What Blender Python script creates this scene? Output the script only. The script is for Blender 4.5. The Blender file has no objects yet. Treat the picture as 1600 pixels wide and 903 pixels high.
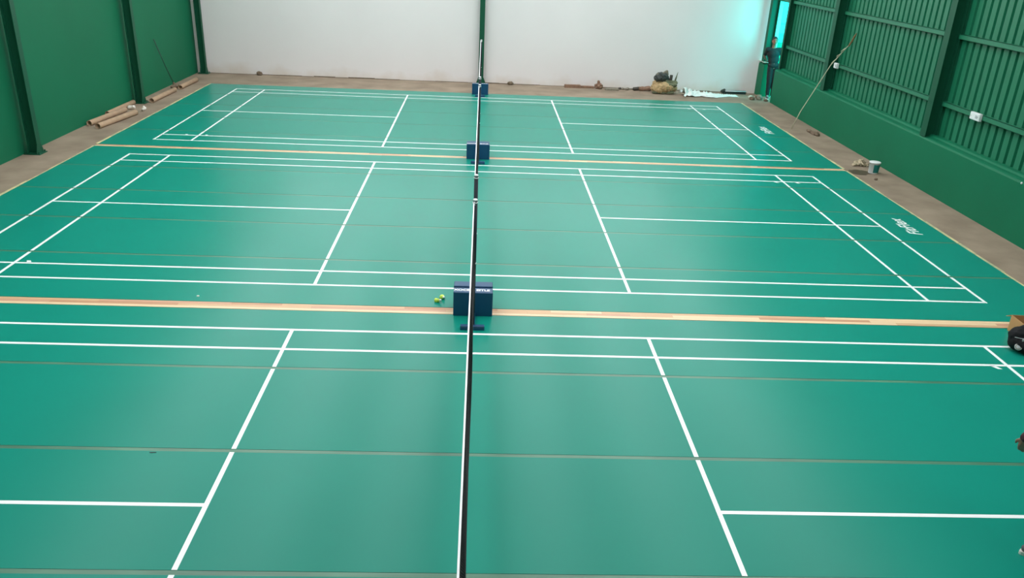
import bpy, bmesh, math, random
from mathutils import Vector, Matrix, Euler
random.seed(7)
S = bpy.context.scene
C = S.collection
PI = math.pi

# ------------------------------------------------------------------ camera
cd = bpy.data.cameras.new('camera'); cam = bpy.data.objects.new('camera', cd); C.objects.link(cam)
cd.sensor_width = 36.0; cd.lens = 36.0 * 1260.32 / 1600.0
cd.clip_start = 0.05; cd.clip_end = 300
cam.location = (0.0306, -12.4274, 4.0997)
cam.rotation_euler = (math.radians(66.534), math.radians(-2.4142), math.radians(-1.7431))
S.camera = cam
# ------------------------------------------------------------------ world, exposure
w = bpy.data.worlds.new('world'); S.world = w; w.use_nodes = True
bg = w.node_tree.nodes['Background']
bg.inputs[0].default_value = (0.022, 0.95, 0.95, 1); bg.inputs[1].default_value = 3.2
S.view_settings.view_transform = 'Standard'; S.view_settings.look = 'None'
S.view_settings.exposure = 0.0; S.view_settings.gamma = 1.0
S.view_settings.use_curve_mapping = False
SKYLIGHT = 4.75          # daylight through the translucent roof strips
GABLE = 2.2             # daylight through the panes high in the back gable

# ------------------------------------------------------------------ colours and materials
def lin(c):
    r = []
    for v in c[:3]:
        v = v / 255.0
        r.append(v / 12.92 if v <= 0.04045 else ((v + 0.055) / 1.055) ** 2.4)
    return tuple(r) + (1.0,)
def mat(name, col, rough=0.6, var=0.0, scale=4.0, bump=0.0, bscale=60.0, metal=0.0, spec=0.5,
        col2=None, stretch=None, detail=4.0, emit=None, estr=0.0, rvar=0.0):
    m = bpy.data.materials.new(name); m.use_nodes = True
    nt = m.node_tree; b = nt.nodes['Principled BSDF']
    base = lin(col)
    b.inputs['Base Color'].default_value = base
    b.inputs['Roughness'].default_value = rough
    b.inputs['Metallic'].default_value = metal
    b.inputs['Specular IOR Level'].default_value = spec
    tc = nt.nodes.new('ShaderNodeTexCoord')
    mp = nt.nodes.new('ShaderNodeMapping'); nt.links.new(tc.outputs['Object'], mp.inputs[0])
    if stretch: mp.inputs['Scale'].default_value = stretch
    if var > 0 or col2:
        n = nt.nodes.new('ShaderNodeTexNoise'); n.inputs['Scale'].default_value = scale
        n.inputs['Detail'].default_value = detail
        nt.links.new(mp.outputs[0], n.inputs['Vector'])
        r = nt.nodes.new('ShaderNodeValToRGB')
        r.color_ramp.elements[0].position = 0.3; r.color_ramp.elements[1].position = 0.7
        c2 = lin(col2) if col2 else tuple(min(1, v * (1 + var)) for v in base[:3]) + (1,)
        c1 = base if col2 else tuple(v * (1 - var) for v in base[:3]) + (1,)
        r.color_ramp.elements[0].color = c1; r.color_ramp.elements[1].color = c2
        nt.links.new(n.outputs['Fac'], r.inputs[0]); nt.links.new(r.outputs[0], b.inputs['Base Color'])
    if rvar > 0:
        n = nt.nodes.new('ShaderNodeTexNoise'); n.inputs['Scale'].default_value = 0.7; n.inputs['Detail'].default_value = 5
        nt.links.new(mp.outputs[0], n.inputs['Vector'])
        mr = nt.nodes.new('ShaderNodeMapRange'); mr.inputs[1].default_value = 0.3; mr.inputs[2].default_value = 0.7
        mr.inputs[3].default_value = rough - rvar; mr.inputs[4].default_value = rough + rvar
        nt.links.new(n.outputs['Fac'], mr.inputs[0]); nt.links.new(mr.outputs[0], b.inputs['Roughness'])
    if bump > 0:
        n2 = nt.nodes.new('ShaderNodeTexNoise'); n2.inputs['Scale'].default_value = bscale; n2.inputs['Detail'].default_value = 3
        nt.links.new(mp.outputs[0], n2.inputs['Vector'])
        bp = nt.nodes.new('ShaderNodeBump'); bp.inputs['Strength'].default_value = bump; bp.inputs['Distance'].default_value = 0.01
        nt.links.new(n2.outputs['Fac'], bp.inputs['Height']); nt.links.new(bp.outputs[0], b.inputs['Normal'])
    if emit:
        b.inputs['Emission Color'].default_value = lin(emit); b.inputs['Emission Strength'].default_value = estr
    return m
M = {}
M['mat'] = mat('green_vinyl', (15, 133, 114), 0.29, var=0.03, scale=0.8, rvar=0.008, spec=0.17)
M['seam'] = mat('weld_seam', (72, 122, 97), 0.36, var=0.25, scale=1.5, stretch=(1, 8, 1))
M['line'] = mat('white_line_paint', (236, 244, 240), 0.4, var=0.02, scale=3)
M['edge'] = mat('edge_tape', (214, 204, 150), 0.7, col2=(150, 160, 125), scale=6)
M['concrete'] = mat('concrete_floor', (122, 108, 90), 0.8, col2=(150, 135, 115), scale=1.6, bump=0.15, bscale=40, detail=8)
M['wgreen'] = mat('green_wall_paint', (13, 104, 71), 0.6, spec=0.2, var=0.06, scale=0.5, bump=0.05, bscale=8)
M['lowgreen'] = mat('green_plaster', (11, 106, 73), 0.55, spec=0.2, var=0.06, scale=0.8, bump=0.06, bscale=10)
M['steel'] = mat('green_steel_paint', (16, 80, 56), 0.5, spec=0.25, var=0.05, scale=2)
M['girt'] = mat('green_girt_paint', (27, 112, 80), 0.45, var=0.05, scale=2)
M['sheet'] = mat('green_sheet', (27, 112, 80), 0.42, spec=0.35, var=0.06, scale=0.6, stretch=(1, 3, .5))
M['roof'] = mat('pale_roof_sheet', (206, 212, 206), 0.5, var=0.03, scale=1)
M['front'] = mat('green_front_wall', (38, 112, 84), 0.7, var=0.03, scale=1)
M['gable'] = mat('gable_glazing', (235, 240, 238), 0.5, emit=(252, 250, 255), estr=GABLE)
M['skylight'] = mat('skylight_panel', (235, 240, 238), 0.5, emit=(255, 247, 254), estr=SKYLIGHT)
M['blue'] = mat('navy_steel', (24, 72, 108), 0.35, var=0.08, scale=3)
M['bluedark'] = mat('dark_navy_steel', (12, 26, 38), 0.5, spec=0.3, var=0.08, scale=3)
M['capw'] = mat('white_plastic', (226, 230, 230), 0.4, var=0.02)
M['net'] = mat('black_net_cord', (26, 30, 30), 0.8, var=0.1)
M['tape'] = mat('white_net_tape', (240, 244, 244), 0.6, var=0.02)
M['card'] = mat('cardboard', (168, 142, 114), 0.8, var=0.10, scale=8)
M['card2'] = mat('cardboard_box', (186, 142, 92), 0.8, var=0.06, scale=8)
M['cardin'] = mat('cardboard_inside', (120, 84, 56), 0.85, var=0.08, scale=8)
M['paper'] = mat('white_foam', (226, 222, 210), 0.8, var=0.04)
M['brick'] = mat('brown_scrap', (132, 104, 84), 0.9, var=0.2, scale=14, bump=0.3)
M['grey'] = mat('grey_scrap', (128, 124, 108), 0.85, var=0.2, scale=12, bump=0.2)
M['darkscrap'] = mat('dark_scrap', (64, 62, 54), 0.8, var=0.3, scale=12)
M['sack'] = mat('tan_sack', (178, 154, 112), 0.9, var=0.2, scale=10, bump=0.4, bscale=50)
M['darkbag'] = mat('dark_tarpaulin', (54, 62, 58), 0.6, var=0.4, scale=9, bump=0.3, bscale=20)
M['olive'] = mat('olive_cloth', (100, 106, 80), 0.85, var=0.3, scale=10)
M['plastic'] = mat('white_plastic_film', (222, 236, 230), 0.3, var=0.03, bump=0.3, bscale=25)
M['black'] = mat('black_plastic', (30, 34, 34), 0.5, var=0.2, scale=10)
M['blackcloth'] = mat('black_nylon', (13, 15, 18), 0.75, spec=0.25, var=0.3, scale=12, bump=0.3, bscale=80)
M['badge'] = mat('grey_badge', (170, 176, 176), 0.5, var=0.15, scale=60)
M['bucketw'] = mat('bucket_white', (222, 228, 226), 0.4, var=0.04)
M['buckett'] = mat('bucket_teal_print', (18, 112, 104), 0.4, var=0.2, scale=12)
M['rag'] = mat('dirty_rag', (182, 170, 142), 0.95, var=0.25, scale=20, bump=0.4)
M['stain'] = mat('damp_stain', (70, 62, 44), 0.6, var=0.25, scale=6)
M['dirt'] = mat('dirt_brown', (112, 98, 80), 0.95, var=0.3, scale=20, bump=0.4)
M['pole'] = mat('pale_bamboo', (186, 182, 156), 0.6, var=0.12, scale=10)
M['bristle'] = mat('brown_bristle', (124, 100, 66), 0.9, var=0.3, scale=40)
M['broompole'] = mat('dark_green_pole', (26, 66, 50), 0.5, var=0.1)
M['shuttle'] = mat('yellow_nylon', (214, 240, 96), 0.5, var=0.05)
M['skin'] = mat('skin', (150, 104, 84), 0.55, var=0.06, scale=20)
M['hair'] = mat('hair', (24, 22, 22), 0.6, var=0.2, scale=60)
M['shirt'] = mat('dark_shirt', (22, 27, 28), 0.85, var=0.12, scale=14, bump=0.3, bscale=18)
M['redshirt'] = mat('maroon_shirt', (58, 18, 30), 0.85, var=0.3, scale=14, bump=0.3, bscale=18)
M['trouser'] = mat('dark_trousers', (24, 30, 31), 0.85, var=0.12, scale=14, bump=0.3, bscale=18)
M['shoe'] = mat('grey_shoe', (84, 84, 86), 0.7, var=0.15, scale=60)
M['sole'] = mat('white_sole', (220, 220, 210), 0.6, var=0.03)
M['eye'] = mat('eye', (30, 24, 22), 0.3, var=0.05)
M['lip'] = mat('lip', (128, 70, 64), 0.5, var=0.05)
M['concoff'] = mat('outside_concrete', (196, 200, 192), 0.8, var=0.08, scale=2)
M['tarp'] = mat('teal_tarpaulin', (60, 190, 150), 0.6, var=0.08, scale=3)
M['whitewall'] = mat('white_render', (240, 240, 236), 0.7, var=0.02)
M['ledge'] = mat('pale_ledge', (200, 206, 190), 0.7, var=0.06)
WOODS = [mat('wood_strip_pale', (220, 196, 156), 0.45, var=0.10, scale=6, stretch=(1, 14, 4)),
         mat('wood_strip_honey', (200, 166, 126), 0.45, var=0.12, scale=6, stretch=(1, 14, 4)),
         mat('wood_strip_rose', (194, 152, 122), 0.45, var=0.12, scale=6, stretch=(1, 14, 4)),
         mat('wood_strip_brown', (186, 142, 106), 0.45, var=0.14, scale=6, stretch=(1, 14, 4))]

# white back wall: paint with scuffs and a dirty splash zone along its foot
def backwall_mat():
    m = mat('white_wall_paint', (230, 227, 225), 0.55, var=0.02, scale=0.6)
    nt = m.node_tree; b = nt.nodes['Principled BSDF']
    src = b.inputs['Base Color'].links[0].from_socket
    tc = nt.nodes.new('ShaderNodeTexCoord'); sp = nt.nodes.new('ShaderNodeSeparateXYZ')
    nt.links.new(tc.outputs['Object'], sp.inputs[0])
    n = nt.nodes.new('ShaderNodeTexNoise'); n.inputs['Scale'].default_value = 1.6; n.inputs['Detail'].default_value = 6
    nt.links.new(tc.outputs['Object'], n.inputs['Vector'])
    a = nt.nodes.new('ShaderNodeMath'); a.operation = 'MULTIPLY_ADD'; a.inputs[1].default_value = -0.9; a.inputs[2].default_value = 0.62
    nt.links.new(n.outputs['Fac'], a.inputs[0])
    s = nt.nodes.new('ShaderNodeMath'); s.operation = 'SUBTRACT'; nt.links.new(a.outputs[0], s.inputs[0]); nt.links.new(sp.outputs['Z'], s.inputs[1])
    mr = nt.nodes.new('ShaderNodeMapRange'); mr.inputs[1].default_value = -0.1; mr.inputs[2].default_value = 0.25
    mr.inputs[3].default_value = 0; mr.inputs[4].default_value = 0.5
    nt.links.new(s.outputs[0], mr.inputs[0])
    mx = nt.nodes.new('ShaderNodeMix'); mx.data_type = 'RGBA'
    nt.links.new(mr.outputs[0], mx.inputs['Factor']); nt.links.new(src, mx.inputs['A'])
    mx.inputs['B'].default_value = lin((206, 190, 170))
    nt.links.new(mx.outputs['Result'], b.inputs['Base Color'])
    return m
M['bwall'] = backwall_mat()

# ------------------------------------------------------------------ geometry helpers
class G:
    def __init__(s): s.v = []; s.f = []; s.sm = []
    def add(s, vs, fs, smooth=False):
        o = len(s.v); s.v += [tuple(p) for p in vs]
        for f in fs: s.f.append(tuple(i + o for i in f)); s.sm.append(smooth)
        return s
    def box(s, c, d, rz=0.0, mtx=None):
        x, y, z = d[0] / 2, d[1] / 2, d[2] / 2
        vs = [Vector((i * x, j * y, k * z)) for k in (-1, 1) for j in (-1, 1) for i in (-1, 1)]
        R = Matrix.Rotation(rz, 3, 'Z') if mtx is None else mtx
        vs = [R @ v + Vector(c) for v in vs]
        return s.add(vs, [(0, 2, 3, 1), (4, 5, 7, 6), (0, 1, 5, 4), (2, 6, 7, 3), (0, 4, 6, 2), (1, 3, 7, 5)])
    def rbox(s, x0, x1, y0, y1, z0, z1):
        return s.box(((x0 + x1) / 2, (y0 + y1) / 2, (z0 + z1) / 2), (x1 - x0, y1 - y0, z1 - z0))
    def cbox(s, c, d, b, rz=0.0):           # box with chamfered vertical and top edges
        x, y, z = d[0] / 2, d[1] / 2, d[2] / 2
        def ring(ix, zz):
            return [Vector(p) for p in ((-x + b, -y + ix, zz), (x - b, -y + ix, zz), (x - ix, -y + b, zz), (x - ix, y - b, zz),
                    (x - b, y - ix, zz), (-x + b, y - ix, zz), (-x + ix, y - b, zz), (-x + ix, -y + b, zz))]
        R = Matrix.Rotation(rz, 3, 'Z')
        vs = ring(0, -z) + ring(0, z - b) + ring(b * .95, z)
        vs = [R @ v + Vector(c) for v in vs]
        fs = [tuple(range(7, -1, -1)), tuple(range(16, 24))]
        for k in (0, 8):
            for i in range(8): fs.append((k + i, k + (i + 1) % 8, k + 8 + (i + 1) % 8, k + 8 + i))
        return s.add(vs, fs)
    def tube(s, pts, r, n=10, caps=True, smooth=True):
        P = [Vector(p) for p in pts]; rr = r if isinstance(r, (list, tuple)) else [r] * len(P)
        vs = []; up = None
        for i, p in enumerate(P):
            t = (P[min(i + 1, len(P) - 1)] - P[max(i - 1, 0)]).normalized()
            if up is None:
                up = Vector((0, 0, 1)) if abs(t.z) < 0.9 else Vector((1, 0, 0))
            a = t.cross(up).normalized(); b = a.cross(t).normalized(); up = b
            for k in range(n):
                th = 2 * PI * k / n
                vs.append(p + (a * math.cos(th) + b * math.sin(th)) * rr[i])
        fs = []
        for i in range(len(P) - 1):
            for k in range(n):
                fs.append((i * n + k, i * n + (k + 1) % n, (i + 1) * n + (k + 1) % n, (i + 1) * n + k))
        s.add(vs, fs, smooth)
        if caps:
            o = len(s.v) - len(vs)
            s.f.append(tuple(o + k for k in range(n - 1, -1, -1))); s.sm.append(False)
            s.f.append(tuple(o + (len(P) - 1) * n + k for k in range(n))); s.sm.append(False)
        return s
    def lathe(s, prof, n=20, c=(0, 0, 0), mtx=None, smooth=True):
        vs = []
        for (r, z) in prof:
            for k in range(n):
                th = 2 * PI * k / n; v = Vector((r * math.cos(th), r * math.sin(th), z))
                if mtx is not None: v = mtx @ v
                vs.append(v + Vector(c))
        fs = []
        for i in range(len(prof) - 1):
            for k in range(n):
                fs.append((i * n + k, i * n + (k + 1) % n, (i + 1) * n + (k + 1) % n, (i + 1) * n + k))
        return s.add(vs, fs, smooth)
    def prism(s, poly, z0, z1, frame=None):  # poly in local xy, frame maps (x,y,z)->world
        f = frame or (lambda p: p)
        n = len(poly); vs = [f(Vector((x, y, z0))) for x, y in poly] + [f(Vector((x, y, z1))) for x, y in poly]
        fs = [tuple(range(n - 1, -1, -1)), tuple(range(n, 2 * n))] + [(i, (i + 1) % n, n + (i + 1) % n, n + i) for i in range(n)]
        return s.add(vs, fs)
    def mesh(s, name, m):
        me = bpy.data.meshes.new(name); me.from_pydata(s.v, [], s.f); me.update()
        bm = bmesh.new(); bm.from_mesh(me); bmesh.ops.recalc_face_normals(bm, faces=bm.faces); bm.to_mesh(me); bm.free()
        for p, q in zip(me.polygons, s.sm): p.use_smooth = q
        if m: me.materials.append(m)
        return me
    def build(s, name, m, parent=None, loc=None, rz=0.0):
        return link(name, s.mesh(name, m), parent, loc, rz)
def link(name, me, parent=None, loc=None, rz=0.0):
    o = bpy.data.objects.new(name, me); C.objects.link(o)
    if parent: o.parent = parent
    if loc: o.location = loc
    if rz: o.rotation_euler = (0, 0, rz)
    return o
def thing(name, label, cat, loc=(0, 0, 0), rz=0.0, group=None):
    o = link(name, None, None, loc, rz); return tag(o, label, cat, group)
def tag(o, label, cat, group=None):
    o['label'] = label; o['category'] = cat
    if group: o['group'] = group
    return o
def struct(o, label=None):
    o['kind'] = 'structure'
    if label: o['label'] = label
    return o
ICO = {}
for _k in (2, 3):
    _b = bmesh.new(); bmesh.ops.create_icosphere(_b, subdivisions=_k, radius=1.0); _b.verts.ensure_lookup_table()
    ICO[_k] = ([v.co.copy() for v in _b.verts], [tuple(v.index for v in f.verts) for f in _b.faces]); _b.free()
def blob(name, prims, voxel, m, parent=None, loc=None, rz=0.0, smooth=3, noise=0.0, cut=None, nscale=6.0):
    """one continuous skin over capsules (p0,r0,p1,r1) and ellipsoids (c,(rx,ry,rz)[,euler])"""
    V = []; F = []
    def ball(sub, mt):
        vs, fs = ICO[sub]; o = len(V)
        V.extend([tuple(mt @ v) for v in vs]); F.extend([(i + o, j + o, k + o) for i, j, k in fs])
    for p in prims:
        if len(p) == 4:
            a, ra, b, rb = Vector(p[0]), p[1], Vector(p[2]), p[3]
            n = max(1, int((b - a).length / (0.6 * min(ra, rb))) + 1)
            for i in range(n + 1):
                t = i / n; r = ra + (rb - ra) * t
                ball(2, Matrix.Translation(a.lerp(b, t)) @ Matrix.Diagonal((r, r, r, 1)))
        else:
            E = Euler(p[2]).to_matrix().to_4x4() if len(p) > 2 else Matrix.Identity(4)
            ball(3, Matrix.Translation(Vector(p[0])) @ E @ Matrix.Diagonal((*p[1], 1.0)))
    me = bpy.data.meshes.new(name); me.from_pydata(V, [], F); me.update()
    o = bpy.data.objects.new(name, me); C.objects.link(o)
    md = o.modifiers.new('r', 'REMESH'); md.mode = 'VOXEL'; md.voxel_size = voxel; md.use_smooth_shade = True
    if smooth:
        ms = o.modifiers.new('s', 'SMOOTH'); ms.factor = 0.5; ms.iterations = smooth
    dg = bpy.context.evaluated_depsgraph_get()
    m2 = bpy.data.meshes.new_from_object(o.evaluated_get(dg))
    bpy.data.objects.remove(o); bpy.data.meshes.remove(me)
    m2.name = name
    if noise:
        from mathutils import noise as mn
        for v in m2.vertices:
            v.co += v.normal * (mn.fractal(v.co * nscale, 0.6, 2.0, 4) * noise)
    if cut is not None:
        for v in m2.vertices:
            if v.co.z < cut: v.co.z = cut
    m2.materials.clear(); m2.materials.append(m)
    for p in m2.polygons: p.use_smooth = True
    return link(name, m2, parent, loc, rz)
def text_mesh(txt, size, m, shear=0.0, bold=0.0, spacing=1.0):
    cu = bpy.data.curves.new('t', 'FONT'); cu.body = txt; cu.size = size; cu.shear = shear; cu.offset = bold
    cu.extrude = 0.0006; cu.align_x = 'CENTER'; cu.align_y = 'CENTER'; cu.space_character = spacing
    o = bpy.data.objects.new('t', cu); C.objects.link(o)
    me = bpy.data.meshes.new_from_object(o.evaluated_get(bpy.context.evaluated_depsgraph_get()))
    bpy.data.objects.remove(o); bpy.data.curves.remove(cu)
    me.materials.clear(); me.materials.append(m)
    return me

# ------------------------------------------------------------------ the hall
XW, YB, YF, ZE, ZR = 8.53, 12.82, -14.6, 5.6, 7.4
floor = struct(G().rbox(-9.0, 8.86, YF - .2, YB + .2, -0.15, 0.0).build('floor', M['concrete']))
g = G(); g.add([(-9.0, YB, -.1), (9.0, YB, -.1), (9.0, YB, ZE), (0, YB, ZR + .1), (-9.0, YB, ZE),
                (-9.0, YB + .2, -.1), (9.0, YB + .2, -.1), (9.0, YB + .2, ZE), (0, YB + .2, ZR + .1), (-9.0, YB + .2, ZE)],
               [(0, 1, 2, 3, 4), (9, 8, 7, 6, 5), (0, 5, 6, 1), (1, 6, 7, 2), (2, 7, 8, 3), (3, 8, 9, 4), (4, 9, 5, 0)])
wall_back = struct(g.build('wall_back', M['bwall']))
g = G(); g.add([(-9.0, YF, -.1), (9.0, YF, -.1), (9.0, YF, ZE), (0, YF, ZR + .1), (-9.0, YF, ZE),
                (-9.0, YF - .2, -.1), (9.0, YF - .2, -.1), (9.0, YF - .2, ZE), (0, YF - .2, ZR + .1), (-9.0, YF - .2, ZE)],
               [(0, 1, 2, 3, 4), (9, 8, 7, 6, 5), (0, 5, 6, 1), (1, 6, 7, 2), (2, 7, 8, 3), (3, 8, 9, 4), (4, 9, 5, 0)])
struct(g.build('wall_front', M['front']))
struct(G().rbox(-XW - .25, -XW, YF, YB, -.1, ZE + .1).build('wall_left', M['wgreen']))
# dark uneven joint along the foot of the back wall
g = G(); x = -8.2
while x < 8.3:
    l = random.uniform(.3, 1.1); h = random.uniform(.008, .03)
    g.rbox(x, min(x + l, 8.3), YB - .012, YB + .01, 0, h); x += l
struct(g.build('baseboard_back', M['dirt']))
# roof, two slopes, with translucent daylight panels
ceil = link('ceiling', None); struct(ceil)
for sgn in (-1, 1):
    L = math.hypot(9.1, ZR - ZE); ang = math.atan2(ZR - ZE, 9.1)
    R = Matrix.Rotation(sgn * ang, 3, 'Y')
    c = Vector((sgn * 4.55, (YF + YB) / 2, (ZR + ZE) / 2 + .08))
    G().box((0, 0, 0), (L + .1, YB - YF + .5, .08), mtx=R).build('roof_slope', M['roof'], ceil, c)
    pm = G().cbox((0, 0, 0), (1.15, 22.0, .05), .012).mesh('skylight_strip', M['skylight'])
    for k in range(3):
        d = R @ Vector((sgn * ((k - 1) * 2.4 - .55), 0, -.075))
        o = link('skylight_strip', pm, ceil, (c.x + d.x, 1.6, c.z + d.z)); o.rotation_euler = R.to_euler()
# daylight panes high in the back gable, above the photograph's upper edge
gm = G().cbox((0, 0, 0), (1.98, .05, 1.5), .012).mesh('pane', M['gable'])
fm = G().rbox(-1.0, 1.0, -.02, .06, .75, .80).rbox(-1.0, 1.0, -.02, .06, -.80, -.75).rbox(-1.02, -.99, -.02, .06, -.80, .80).rbox(.99, 1.02, -.02, .06, -.80, .80).mesh('window_frame', M['steel'])
for k in range(6):
    wn = link('window_%d' % (k + 1), None, None, ((k - 2.5) * 2.05, YB - .04, 4.35)); struct(wn)
    link('pane', gm, wn, (0, .02, 0)); link('window_frame', fm, wn)

# right wall: low plastered wall, girts and corrugated sheets above, doorway at the far end
DY0, DY1 = 11.32, 12.30
prof = [(8.53, 0), (8.53, .915), (8.545, .945), (8.575, .957), (8.66, .965), (8.69, .99), (8.72, .998), (8.86, .998), (8.86, 0)]
def low_wall(y0, y1):
    g = G(); n = len(prof)
    vs = [(x, y0, z) for x, z in prof] + [(x, y1, z) for x, z in prof]
    g.add(vs, [tuple(range(n)), tuple(range(2 * n - 1, n - 1, -1))] + [(i, (i + 1) % n, n + (i + 1) % n, n + i) for i in range(n)])
    return g
wall_right = struct(low_wall(YF, DY0).build('wall_right', M['lowgreen']))
PITCH = 0.2145; NR = 5
def sheet_mesh(z0, z1):
    pts = []
    for r in range(NR):
        y = r * PITCH
        pts += [(8.775, y + .0), (8.775, y + .138), (8.842, y + .154), (8.842, y + .198)]
    pts += [(8.775, NR * PITCH), (8.774, NR * PITCH + .05)]
    n = len(pts); g = G()
    vs = [(x, y, z0) for x, y in pts] + [(x, y, z1) for x, y in pts] + [(x + .006, y, z0) for x, y in pts] + [(x + .006, y, z1) for x, y in pts]
    fs = []
    for i in range(n - 1):
        fs += [(i, i + 1, n + i + 1, n + i), (2 * n + i, 3 * n + i, 3 * n + i + 1, 2 * n + i + 1), (n + i, n + i + 1, 3 * n + i + 1, 3 * n + i), (i, 2 * n + i, 2 * n + i + 1, i + 1)]
    fs += [(0, n, 3 * n, 2 * n), (n - 1, 3 * n - 1, 4 * n - 1, 2 * n - 1)]
    return g.add(vs, fs).mesh('cladding_sheet', M['sheet'])
sm = sheet_mesh(.995, ZE + .12); smt = sheet_mesh(2.86, ZE + .12)
W5 = NR * PITCH
y = DY0 - .06 - W5
while y > YF - W5:
    link('cladding_sheet', sm, wall_right, (0, y, 0)); y -= W5
for k in range(2): link('cladding_sheet', smt, wall_right, (0, DY0 - .06 + k * W5 * .72, 0))
# columns along the right wall, on top of the low wall
def hbeam(c, depth, width, z0, z1, tf=.014, tw=.01, along='X'):
    g = G()
    for s in (-1, 1):
        d = (tf, width, z1 - z0) if along == 'X' else (width, tf, z1 - z0)
        off = ((depth - tf) / 2 * s, 0) if along == 'X' else (0, (depth - tf) / 2 * s)
        g.box((off[0], off[1], (z0 + z1) / 2), d)
    g.box((0, 0, (z0 + z1) / 2), (depth - 2 * tf, tw, z1 - z0) if along == 'X' else (tw, depth - 2 * tf, z1 - z0))
    return g
def column(x, y, depth, width, z0, label, along='X', plate=None, gusset=True, wall=0, ptop=ZE):
    t = thing('steel_column', label, 'column', (x, y, z0), group='green steel columns of the hall')
    hbeam((0, 0), depth, width, 0.0, ptop - z0, along=along).build('shaft', M['steel'], t)
    if plate:
        G().box((plate[2], 0, .008), (plate[0], plate[1], .016)).build('base_plate', M['steel'], t)
        for sx in (-1, 1):
            for sy in (-1, 1):
                p = (plate[2] + sx * (plate[0] / 2 - .03), sy * (plate[1] / 2 - .03))
                G().tube([(p[0], p[1], .014), (p[0], p[1], .05)], .011, 6, smooth=False).build('bolt', M['steel'], t)
        if gusset:
            for sx in (-1, 1):
                for sy in (-1, 1):
                    if along == 'X':
                        fr = lambda v, sx=sx, sy=sy: Vector((sx * depth / 2 * .96 + (v.z), sy * (v.x + .006), v.y))
                    else:
                        fr = lambda v, sx=sx, sy=sy: Vector((sx * (v.x + .006), sy * depth / 2 * .96 + v.z, v.y))
                    G().prism([(width / 2 - .02, .016), (width / 2 + .06, .016), (width / 2 - .0, .17), (width / 2 - .02, .17)], -.005, .005, fr).build('gusset', M['steel'], t)
    return t
column(-8.36, 2.87, .18, .14, 0, 'green steel column nearest on the left wall, bolted to the floor beside bare green wall', plate=(.3, .28, .0))
column(-8.36, 7.95, .18, .14, 0, 'green steel column on the left wall standing among the cardboard tubes', plate=(.3, .28, .0))
column(-8.30, 12.68, .16, .13, 0, 'green steel column in the far left corner against the white wall', plate=(.3, .26, .0))
column(.01, 12.70, .2, .15, 0, 'green steel column on the white wall straight behind the nets', along='Y', plate=(.28, .22, .0))
column(8.64, 2.74, .22, .2, .96, 'green steel column on the low right wall nearest the camera')
column(8.64, 7.82, .22, .2, .96, 'green steel column on the right wall with the long pole leaning at it')
column(8.64, 12.52, .22, .2, .94, 'green steel column between the doorway and the white wall')
column(8.70, DY0 - .03, .16, .12, .97, 'green steel door post on the right wall beside the standing man')
# girts
def girt(y0, y1, z, name='girt'):
    g = G(); g.rbox(8.70, 8.774, y0, y1, z + .038, z + .045); g.rbox(8.70, 8.774, y0, y1, z - .045, z - .038); g.rbox(8.70, 8.708, y0, y1, z - .045, z + .045)
    return g.build(name, M['girt'], wall_right)
for z in (1.60, 2.81, 4.05):
    for a, b in ((-14.4, -7.6), (-7.4, -2.4), (-2.2, 2.62), (2.86, 7.7), (7.94, DY0 - .1)): girt(a, b, z)
girt(DY0 + .04, 12.40, 2.81)
dl = bpy.data.lights.new('doorway_daylight', 'AREA'); dl.shape = 'RECTANGLE'; dl.size = 1.3; dl.size_y = 1.9; dl.energy = 90; dl.color = (.03, 1.0, .95)
do = link('doorway_daylight', dl, None, (9.62, 10.62, 1.80)); do.rotation_euler = Vector((-.62, .78, -.02)).to_track_quat('-Z', 'Y').to_euler()
# small stub of low wall between doorway and back wall, with a pale ledge
stub = struct(low_wall(DY1, YB).build('wall_stub', M['lowgreen']))
G().rbox(8.51, 8.87, DY1 - .015, YB - .01, 1.0, 1.018).build('ledge', M['ledge'], stub)
# girt on the left wall above the first column
struct(G().rbox(-8.53, -8.45, -1.5, 2.8, 2.67, 2.80).build('trim_1', M['steel']))

# outside the doorway
struct(G().rbox(8.86, 30, 4, 40, -.15, -.01).build('ground_outside', M['concoff']))
t = thing('tarpaulin_fence', 'teal tarpaulin fence outside the doorway behind the standing man', 'fence')
for k in range(5):
    x0 = 9.0 + k * 1.1
    pts = [(x0 + i * .1, 17.0 + .03 * math.sin(i * 1.7 + k)) for i in range(12)]
    g = G(); n = len(pts)
    g.add([(x, y, 0) for x, y in pts] + [(x, y, 1.13) for x, y in pts] + [(x, y + .01, 0) for x, y in pts] + [(x, y + .01, 1.13) for x, y in pts],
          sum([[(i, i + 1, n + i + 1, n + i), (2 * n + i, 3 * n + i, 3 * n + i + 1, 2 * n + i + 1), (n + i, n + i + 1, 3 * n + i + 1, 3 * n + i)] for i in range(n - 1)], []))
    g.build('tarpaulin', M['tarp'], t)
    G().rbox(x0 - .02, x0 + .02, 17.03, 17.07, 0, 1.16).build('post', M['steel'], t)
t = thing('white_hut', 'small white building far outside, seen through the doorway', 'building', (0, 0, 0))
G().rbox(10.2, 14.5, 19.5, 23, -.01, 1.2).build('wall', M['whitewall'], t)
G().rbox(11.63, 11.70, 19.44, 19.52, -.01, 1.2).build('drainpipe', M['steel'], t)
G().rbox(10.1, 14.6, 19.4, 23.1, 1.2, 1.24).build('roof', M['whitewall'], t)

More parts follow.
